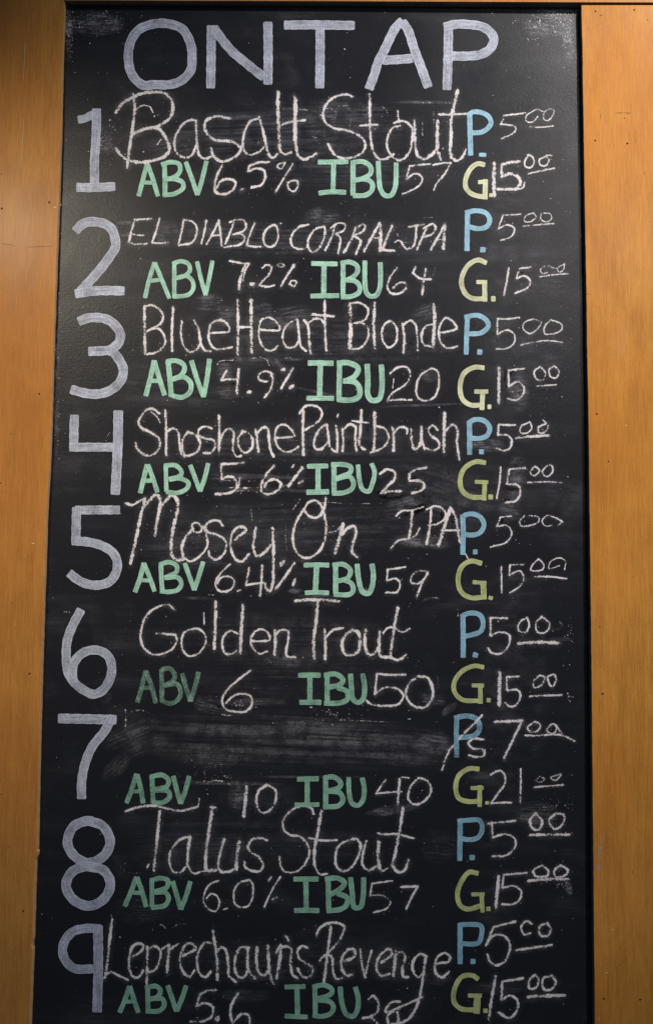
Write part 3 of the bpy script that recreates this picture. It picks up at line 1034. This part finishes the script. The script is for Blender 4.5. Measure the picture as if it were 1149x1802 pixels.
w6.5 860,195 980,193 1088,193
#price_letter|yellow green marker letter G beside the eighth beer|lime|8.5
562,417 510,410 467,460 442,530 457,600 500,623 585,600
w7.5 580,530 587,642
w7 523,538 597,538
w8 609,622 631,622
#price|white chalk price 15.00 beside the eighth beer|chalk|5
w7.5 680,433 662,615
842,413 710,425! 700,500! 770,490 810,520 800,570 760,595 698,595
w5 930,370 880,400 890,430 960,430 965,400 930,370
w5.5 1040,370 1000,400 1010,435 1060,430 1080,400 1040,370
w7 850,460 960,450 1080,450
#number|numeral 9 in pale grey marker|grey|17
@90,1592,3.83
w16 335,165 300,160 220,162 150,182 97,240 79,310 100,378 160,430 282,432
w17 318,143 320,400 312,722
#beer_name|ninth beer name in white chalk|chalk|7
w7 414,97 395,250 380,400 365,492
w5.5 350,498 400,455 450,475 520,508
w6.5 550,350 600,320 625,280 590,260 550,285 530,350 530,430 550,480 590,490 622,443
w7 650,282 650,400 645,545
w6 650,300 700,280 735,310 735,370 700,440 660,455
w5.5 748,300 795,268
w7 795,270 790,350 782,458
w6 800,300 857,265
w6.5 890,345 940,320 977,295 945,260 910,270 880,320 870,390 895,460 935,490
w4.5 935,490 970,440
w6 1082,260 1040,255 1005,300 985,370 1000,460 1040,490 1077,450
w7 1092,177 1110,300 1120,400 1122,507
@390,1592,3.83
w6.5 -34,320 0,288 30,310 45,400 50,480 97,520
w6.5 187,290 130,290 95,350 90,430 115,485 150,490 180,440
w7 180,288 175,400 190,460 227,497
w7.5 240,283 235,380 255,460 290,475 320,440
w7 313,277 318,380 325,470 350,538
w6 368,325 400,270
w7.5 402,275 390,390 370,498
w6.5 405,290 440,280 470,300 465,390 480,470 512,497
w6.5 435,212 450,242
w6 577,290 540,280 512,310 520,360 570,395 615,430 600,480 560,490 530,465 513,428
w6 638,208 660,160 720,125 790,125 825,150 810,210 770,270 720,320
w7 735,147 725,240 705,400 690,523
w6 660,378 700,340 740,350 750,430 770,500 812,495
w7 830,380 870,365 900,340 890,300 850,305 815,350 810,430 840,475 882,470
w6 935,300 945,400 965,490! 985,400 1010,308
w7 1075,390 1120,360 1149,330 1130,300 1090,320 1050,370 1045,440 1075,480 1130,465
@670,1592,3.283
w7.5 87,270 80,340 72,412
w6.5 85,290 120,270 140,300 125,370 130,415 157,418
w6 265,300 230,285 190,320 185,380 215,420 240,400
w6.5 260,295 245,400 230,500 205,590 160,660 110,685 60,690
w6 310,340 360,335 390,330 400,300 370,280 330,300 312,350 320,400 355,420 392,388
#letters|green marker letters ABV on the ninth line|deepgreen|8.5|0.9
@90,1592,3.83
530,548 500,640 463,727
532,550 560,640 590,727
w7 505,655 572,650
652,550 655,722
635,560 710,550 738,580 720,620 650,640
650,640 750,635 763,680 730,715 640,718
787,545 820,640 846,718! 880,640 912,546
#number|white chalk figures 5.6 cut off at the bottom|chalk|6.5
w6 1112,576 1050,582 1005,605! 980,685! 1040,665 1090,690 1085,750 1030,785 940,785
w5 1130,755 1108,765 1120,782 1132,765
@390,1592,3.83
112,598 75,660 60,720 75,800 90,850
85,790 130,740 180,745 190,800 185,850
#letters|green marker letters IBU on the ninth line|deepgreen|8.5|0.9
426,555 500,553 564,552
w9 508,560 512,750
426,750 500,754 578,757
628,540 632,748
612,555 690,542 743,570 738,600 640,638
640,643 730,655 753,690 735,733 670,753 615,745
w9 798,553 810,660 840,738 885,752 913,710 920,630 900,555
#number|white chalk figures 26 with the tail of the g looping through them|chalk|6
988,637 1020,615 1055,660 1050,720 1000,755 950,765
1000,755 1030,780 1055,810
@670,1592,3.283
w5.5 112,560 60,565 25,620 80,605 160,570 240,535
80,610 40,640 45,690 70,720 100,670 95,620
#price_letter|blue marker letter P beside the ninth beer|deepblue|8.5|0.9
w9 457,108 457,342
445,118 520,114 578,124 580,180 560,222 460,225
w9.5 519,328 544,328
#price|white chalk price 5.00 beside the ninth beer|chalk|6
777,97 650,130! 605,238
612,215 660,175 710,180 745,230 720,320 670,350 630,330 615,287
w5.5 872,112 840,95 810,130 825,170 862,165
w6 960,105 915,130 920,175 960,180 980,140 960,105
w6 780,262 870,250 987,232
#price_letter|yellow green marker letter G beside the ninth beer|lime|8.5
562,432 530,410 470,415 427,480 422,560 460,600 560,608
w12 557,520 552,628
w7 503,525 582,525
w8 592,613 614,613
#price|white chalk price 15.00 beside the ninth beer|chalk|6
w6.5 662,408 640,540 622,663
822,425 700,445! 695,550! 750,525 790,560 780,620 740,655 678,622
890,405 855,440 860,485 895,480 910,430 890,405
985,410 935,430 940,485 980,490 1010,450 985,410
w8 848,532 960,527 1063,524
'''
GHOST = r'''
#erased|x|chalk|4|0.62
@90,1230,3.83
w5 503,75 505,130 502,185
w4 540,88 600,75 660,90 690,112
w3 1035,490 1040,530
w4 1055,565 1100,550 1160,555
@390,1230,3.83
w3 0,515 60,519
w4 -5,550 30,560 55,575
w4 360,540 385,542
w5 5,105 40,110 70,112
w4 670,75 730,95 770,110
w2 760,140 900,145 1149,158
w4 590,55 630,60
@670,1230,3.283
w5 318,120 322,132
w4 308,150 302,175
w4 145,115 175,118
@90,1410,3.83
w3 460,425 500,470 560,485 600,483
@90,1592,3.83
w3 560,142 605,138
w4 685,160 710,135 750,138 778,168
w3 820,155 860,132 905,132
w4 405,70 410,85
@110,520,3.83
w3.5 1045,465 1060,445 1110,438 1180,440 1220,450
@390,520,3.83
w3 0,440 60,432 130,430
w3 430,422 520,415
w3 190,430 240,418 300,430 320,470
@110,700,3.83
w5 1030,645 1060,655 1110,650 1149,638
w3 300,265 320,235
w3 280,300 300,280
@390,700,3.83
w2.5 0,555 130,560 260,560
w2.5 0,605 130,605 250,603
w2.5 60,630 180,628 240,636
w4 440,530 455,515
w4 410,600 435,590
w4 500,690 530,685! 480,755
w2.5 640,715 720,705 830,712 1000,712
@390,860,3.83
w4 525,75 500,110 480,145
w4 440,230 430,300 435,360 438,410
w3 200,140 205,210
w3 200,215 280,218 345,205
@390,150,3.83
w2.5 700,160 800,140 900,140 980,150
w4 400,160 480,158 575,168
w2.5 730,155 770,180 760,240
w2 860,150 870,240 860,290
w2 1080,140 1110,170 1120,200
w3 190,390 235,400 250,385
w3 610,345 640,355
w4 660,200 680,205
@670,150,3.283
w3 235,100 300,102
w4 375,103 405,102
w2 305,120 305,250
w2 240,180 240,290
@670,350,3.283
w2.5 90,250 160,252
w2.5 95,200 100,215
w2 240,110 340,105
@670,1050,3.283
w4 1110,255 1112,270
w4 1098,285 1105,300
w3 1085,572 1110,580
w3 160,610 210,612 255,605
w3 420,380 480,380
w3 445,75 445,110
@670,1410,3.283
w4 935,42 950,40
w4 955,28 965,32
w4 985,28 995,30
@110,860,3.83
w3 985,715 1080,718
w3 530,400 540,440
@90,1050,3.83
w3 90,102 130,103
w3 480,392 498,390
w3 770,130 780,138
@0,300,5.745
w2 628,342 655,336 685,328
w4 612,335 620,360
'''
for prt in parse_blob(STROKES):
    ribbon_mesh(prt['name'], prt['strokes'], prt['mat'] == 'chalk', M[prt['mat']], board, prt['label'])
ribbon_mesh('chalk_powder', [([(x, y+1.0) for x, y in s[0]], s[1]*3.4, 1.0) for prt in parse_blob(STROKES) if prt['mat'] == 'chalk' for s in prt['strokes']], True, POWDER, board, 'faint powder clinging round the chalk strokes', True)
col.objects['chalk_powder']['kind'] = 'stuff'
gs = [s for prt in parse_blob(GHOST) for s in prt['strokes']]
ribbon_mesh('erased_chalk', gs, True, M['chalk'], board, 'faint leftovers of erased chalk lettering')
col.objects['erased_chalk']['kind'] = 'stuff'

# ---- dusty patches: (x, y, half width, half height, angle, density)
SM = [(480, 420, 300, 40, 1, .14), (500, 230, 260, 60, -2, .15), (620, 300, 240, 40, 0, .10), (560, 600, 300, 60, 0, .09), (520, 780, 300, 50, 1, .10), (500, 930, 300, 60, -2, .08), (480, 1120, 280, 50, 0, .07), (450, 1480, 260, 50, 1, .08), (500, 1690, 280, 50, -1, .07), (900, 500, 90, 300, 0, .08), (900, 1200, 80, 260, 0, .06), (300, 680, 120, 60, 5, .08),
      (122, 55, 8, 55, 0, .9), (168, 42, 56, 24, 3, .65), (965, 42, 52, 36, 10, .45), (1000, 62, 14, 56, 0, .6), (985, 25, 26, 14, 0, .5),
      (100, 650, 7, 200, 0, .16), (110, 400, 8, 90, 0, .12), (366, 533, 34, 20, 0, .35), (398, 556, 26, 22, 0, .25), (513, 560, 46, 28, -10, .30), (462, 552, 22, 30, 0, .2), (567, 381, 36, 20, 0, .34),
      (746, 552, 30, 20, -20, .22), (910, 690, 24, 40, 0, .36), (755, 663, 18, 12, 0, .3), (852, 782, 44, 16, 5, .45), (710, 889, 40, 18, -12, .42), (908, 845, 18, 60, 5, .22), (905, 845, 14, 20, 0, .25),
      (743, 953, 62, 15, 4, .5), (897, 900, 24, 22, 0, .28), (600, 200, 90, 36, 0, .16), (640, 192, 60, 5, 0, .32), (746, 180, 66, 4, 0, .45), (520, 192, 26, 4, 0, .35), (367, 1240, 30, 18, 10, .36), (448, 1236, 66, 9, 0, .28),
      (500, 1163, 40, 14, 5, .25), (500, 1305, 330, 62, 2, .15), (420, 1285, 160, 14, 1, .16), (610, 1300, 150, 26, 3, .20), (560, 1278, 90, 10, 4, .24), (258, 1312, 50, 18, -20, .18), (205, 1350, 36, 18, -45, .18), (372, 1332, 60, 24, 0, .15),
      (230, 1290, 60, 22, -25, .22), (756, 1306, 50, 26, 8, .26), (700, 1335, 90, 16, 3, .14), (678, 1428, 20, 10, 0, .5), (416, 1400, 16, 34, 5, .34), (690, 1425, 52, 10, -8, .42), (400, 1378, 110, 5, 1, .35), (540, 1367, 120, 3, 0, .28), (944, 1437, 44, 30, 0, .35),
      (999, 1561, 8, 17, -15, .7), (773, 1489, 40, 34, 0, .10), (770, 1722, 32, 14, 0, .2), (183, 247, 20, 30, -30, .32), (222, 392, 18, 4, 0, .6), (222, 413, 15, 4, 0, .5), (293, 407, 28, 22, 0, .22), (310, 425, 60, 10, 0, .16), (395, 655, 18, 22, 0, .3), (400, 690, 30, 16, 0, .22), (485, 640, 22, 10, 40, .3),
      (455, 838, 110, 5, 2, .3), (480, 862, 130, 4, 2, .28), (400, 842, 60, 3, 0, .3), (560, 690, 60, 3, 12, .22), (520, 632, 16, 3, 0, .6), (430, 632, 40, 5, 2, .3), (740, 713, 90, 3, -2, .35), (330, 975, 100, 40, 0, .10), (860, 860, 200, 60, 0, .06), (300, 258, 55, 26, -10, .15), (955, 480, 60, 60, 0, .10),
      (340, 1500, 120, 40, 0, .07), (250, 1600, 60, 30, 0, .10), (500, 1190, 260, 60, 0, .06), (150, 480, 40, 50, 0, .08), (185, 1225, 16, 16, 0, .1), (430, 1752, 60, 14, 0, .14), (845, 1365, 30, 8, 0, .2), (870, 1740, 60, 14, 0, .14), (985, 1125, 26, 5, 0, .15),
      (640, 1040, 14, 8, 0, .5), (555, 1048, 34, 4, 0, .4), (350, 1053, 40, 4, 3, .25), (520, 1040, 16, 6, 0, .4), (430, 205, 30, 4, 0, .2), (590, 260, 20, 10, 0, .25), (760, 1230, 28, 12, 15, .36), (790, 1248, 20, 8, -40, .42), (950, 620, 70, 50, 0, .08), (780, 870, 120, 60, 20, .1)]
random.seed(11)
def patches(name, lst, mat, label, surf=None, par=None):
    V = []; Fc = []; UV = []; AX = []
    for i, (x, y, hw, hh, ang, dn) in enumerate(lst):
        ca, sa = math.cos(math.radians(ang)), math.sin(math.radians(ang)); q = len(V)
        for (a_, b_) in ((-1, -1), (1, -1), (1, 1), (-1, 1)):
            qx, qy = x+a_*hw*ca-b_*hh*sa, y+a_*hw*sa+b_*hh*ca
            V.append(tuple(on_front(qx, qy, -0.0001-0.00001*i)) if surf else tuple(rel(on_board(qx, qy, 0.00001+0.0000006*i)))); UV.append((a_, b_)); AX.append((random.random()*40+i, dn))
        AX[-4:] = [AX[-4]]*4
        Fc.append((q, q+3, q+2, q+1)); UV[-4:] = [UV[-4], UV[-1], UV[-2], UV[-3]]
    me = bpy.data.meshes.new(name); me.from_pydata(V, [], Fc)
    a1 = me.uv_layers.new(name='run'); a2 = me.uv_layers.new(name='aux')
    a1.data.foreach_set('uv', [c for p in UV for c in p]); a2.data.foreach_set('uv', [c for p in AX for c in p]); me.update()
    o = link(name, me, mat, par or board); o['label'] = label; o['kind'] = 'stuff'; return o
patches('dust_smudges', SM, DUST, 'grey smears of wiped chalk dust')

patches('scuffs', [(1056, 1495, 5, 34, 8, .55), (1052, 1528, 7, 10, 0, .6), (1058, 1548, 6, 8, 0, .7), (1090, 600, 20, 60, 10, .10)], DUST, 'pale chalky scuffs', True, right)
# ---- flecks of chalk dust
V = []; Fc = []
def fleck(px, py, r, el=1.0):
    n = 5; a0 = random.random()*6.28; q = len(V)
    c0 = on_board(px, py, 0.0006)
    for k in range(n):
        a_ = a0+k*6.283/n; rr = r*random.uniform(0.6, 1.2)
        V.append(tuple(rel(on_board(px+math.cos(a_)*rr*el, py+math.sin(a_)*rr, 0.00058))))
    Fc.append(tuple(range(q+n-1, q-1, -1)))
pts_all = [p for prt in parse_blob(STROKES) if prt['mat'] == 'chalk' for s in prt['strokes'] for p in s[0]]
for k in range(1150):
    if random.random() < 0.62:
        bx, by = random.choice(pts_all); x = random.gauss(bx, 14); y = random.gauss(by+4, 14)
    else:
        y = random.uniform(20, 1800); x = random.uniform(120-y*0.03, 1008+y*0.005)
    if x < 118-y*0.033 or x > 1006+y*0.006 or y < 18: continue
    fleck(x, y, min(1.7, 0.30+random.expovariate(5.0)))
for (gx, gy, sx, sy, n_) in ((965, 40, 30, 16, 260), (1001, 55, 7, 26, 180), (985, 22, 18, 5, 120), (172, 38, 40, 13, 110), (122, 45, 6, 34, 90), (190, 250, 16, 26, 60), (430, 1238, 14, 5, 40), (350, 1355, 14, 18, 20), (372, 1340, 30, 14, 20), (400, 1370, 16, 5, 14), (1003, 1120, 4, 14, 22), (1003, 1226, 4, 5, 16), (990, 1552, 8, 10, 30), (985, 1417, 22, 6, 30), (1000, 300, 30, 60, 30), (590, 1260, 30, 8, 40), (105, 600, 4, 90, 20), (103, 780, 4, 60, 12)):
    for k in range(n_):
        x = random.gauss(gx, sx); y = random.gauss(gy, sy)
        if x < 118-y*0.033 or x > 1008 or y < 19: continue
        fleck(x, y, min(1.5, 0.35+random.expovariate(4.5)))
me = bpy.data.meshes.new('chalk_flecks'); me.from_pydata(V, [], Fc); me.update()
o = link('chalk_flecks', me, FLECK, board); o['kind'] = 'stuff'; o['label'] = 'tiny white flecks of chalk dust'

# ---- black spots where the board was wetted
for (x, y, rx, ry, an) in ((642, 379, 2.2, 4.5, 25), (505, 441, 2, 3.2, 20), (342, 375, 2, 4.5, 10), (591, 588, 1.6, 9, -55), (598, 578, 2, 2.2, 0), (573, 718, 2.3, 4, 0), (752, 618, 3, 2.6, 0), (734, 630, 2.4, 3.4, 0), (792, 831, 3.6, 2.6, 20), (757, 870, 2.6, 3.4, 0), (951, 729, 2.2, 2.8, 0), (546, 280, 2, 3.6, 10), (519, 619, 2.2, 2.6, 0), (810, 712, 2, 3, 0), (993, 766, 2.2, 2.6, 0), (147, 541, 2, 4, 40)):
    n = 12; V2 = []
    for k in range(n):
        a_ = k*6.283/n; rr = random.uniform(0.8, 1.15); ex, ey = math.cos(a_)*rx*rr, math.sin(a_)*ry*rr; ca, sa = math.cos(math.radians(an)), math.sin(math.radians(an))
        V2.append(tuple(rel(on_board(x+ex*ca-ey*sa, y+ex*sa+ey*ca, 0.00055))))
    me = bpy.data.meshes.new('black_spot'); me.from_pydata(V2, [], [tuple(range(n-1, -1, -1))]); me.update(); link('black_spot', me, SPOT, board)

# ------------------------------------------------------------------ small marks in the plywood: nail holes are shallow dimples with a raised lip
def nail_hole(px, py, r, parent, sq=1.0):
    c0 = on_front(px, py); R = r*0.00056; n = 10; V3 = []; 
    rings = ((1.45, -0.00003), (1.15, -0.00016), (0.85, -0.00004), (0.0, -0.00003))
    for rr, yy in rings[:-1]:
        for k in range(n):
            a_ = k*6.283/n; q = random.uniform(0.85, 1.15)
            V3.append((c0.x+math.cos(a_)*R*rr*q*sq, yy, c0.z+math.sin(a_)*R*rr*q))
    V3.append((c0.x, -0.00003, c0.z)); F3 = []
    for i in range(2):
        for k in range(n):
            F3.append((i*n+k, i*n+(k+1) % n, (i+1)*n+(k+1) % n, (i+1)*n+k))
    for k in range(n): F3.append((2*n+k, 2*n+(k+1) % n, 3*n))
    me = bpy.data.meshes.new('nail_hole'); me.from_pydata(V3, [], F3); me.update()
    me.materials.append(WOOD_R if parent is right else WOOD_L); me.materials.append(HOLE)
    for i, p in enumerate(me.polygons): p.material_index = 1 if i >= n else 0
    o = bpy.data.objects.new('nail_hole', me); col.objects.link(o); o.parent = parent
for x, y, r in ((1047, 20, 1.6), (1115, 17.5, 1.7), (1046.5, 247.5, 1.8), (1103, 252.5, 2.0), (1049.5, 728, 1.9), (1070, 812, 1.2), (1054.5, 1103, 1.3), (1059.5, 1221, 2.0), (1062, 1757.5, 1.8), (1125.5, 1759, 1.8), (1139, 35, 1.0), (1091, 1698, 1.0), (1098, 208, 1.0)):
    nail_hole(x, y, r, right)
for x, y, r in ((87.5, 356, 1.9), (4, 367, 1.8), (70, 693, 1.7), (53, 1185, 1.9), (42, 1603, 1.8), (3, 306, 0.9), (3, 1398, 1.1), (2, 850, 1.2), (17, 1490, 0.9)):
    nail_hole(x, y, r, left)
def chip(px, py, L, wd, ang, parent, mat, name):
    c0 = on_front(px, py); n = 8; V3 = []
    for k in range(n):
        a_ = k*6.283/n; ex = math.cos(a_)*L*random.uniform(.75, 1.2); ey = math.sin(a_)*wd*random.uniform(.6, 1.2)
        ca, sa = math.cos(math.radians(ang)), math.sin(math.radians(ang))
        V3.append((c0.x+(ex*ca-ey*sa)*0.000656, -0.00008, c0.z-(ex*sa+ey*ca)*0.000656))
    V3.append((c0.x, -0.0002, c0.z))
    me = bpy.data.meshes.new(name); me.from_pydata(V3, [], [(k, (k+1) % n, n) for k in range(n)]); me.update()
    o = link(name, me, mat, parent)
t = NT('pale_scuff'); SCUFF = t.surf(t.principled((0.62, 0.46, 0.34), 0.7))
for a_ in ((97.5, 365, 3, 1.2, 10), (59, 956, 3.5, 1.1, 0)): chip(*a_, left, SCUFF, 'scuff')
for a_ in ((1077, 1636, 1.9, 1.2, 0), (1066.5, 1712, 1.8, 1.0, 0), (1053, 1793, 1, 1.4, 0), (1101, 749, 1.5, 1.2, 0)): chip(*a_, right, SCUFF, 'scuff')
t = NT('dark_scratch'); SCR = t.surf(t.principled((0.16, 0.07, 0.025), 0.7))
for a_ in ((1088, 199.3, 6, .5, 2), (1105, 199.5, 4, .6, 0), (1057, 27, 2.6, 1.6, 0), (1035, 517.5, 4, .6, 2), (1098, 198, 16, .3, 1), (1056, 205, .5, 6, 0)): chip(*a_, right, SCR, 'scratch')
for a_ in ((14, 430, 16, .5, 8), (70, 434, 26, .5, -3), (43.5, 110, .4, 46, 1), (40, 250, .35, 60, 1.5)): chip(*a_, left, SCR if a_[0] in (14, 70) else SCUFF, 'scratch')
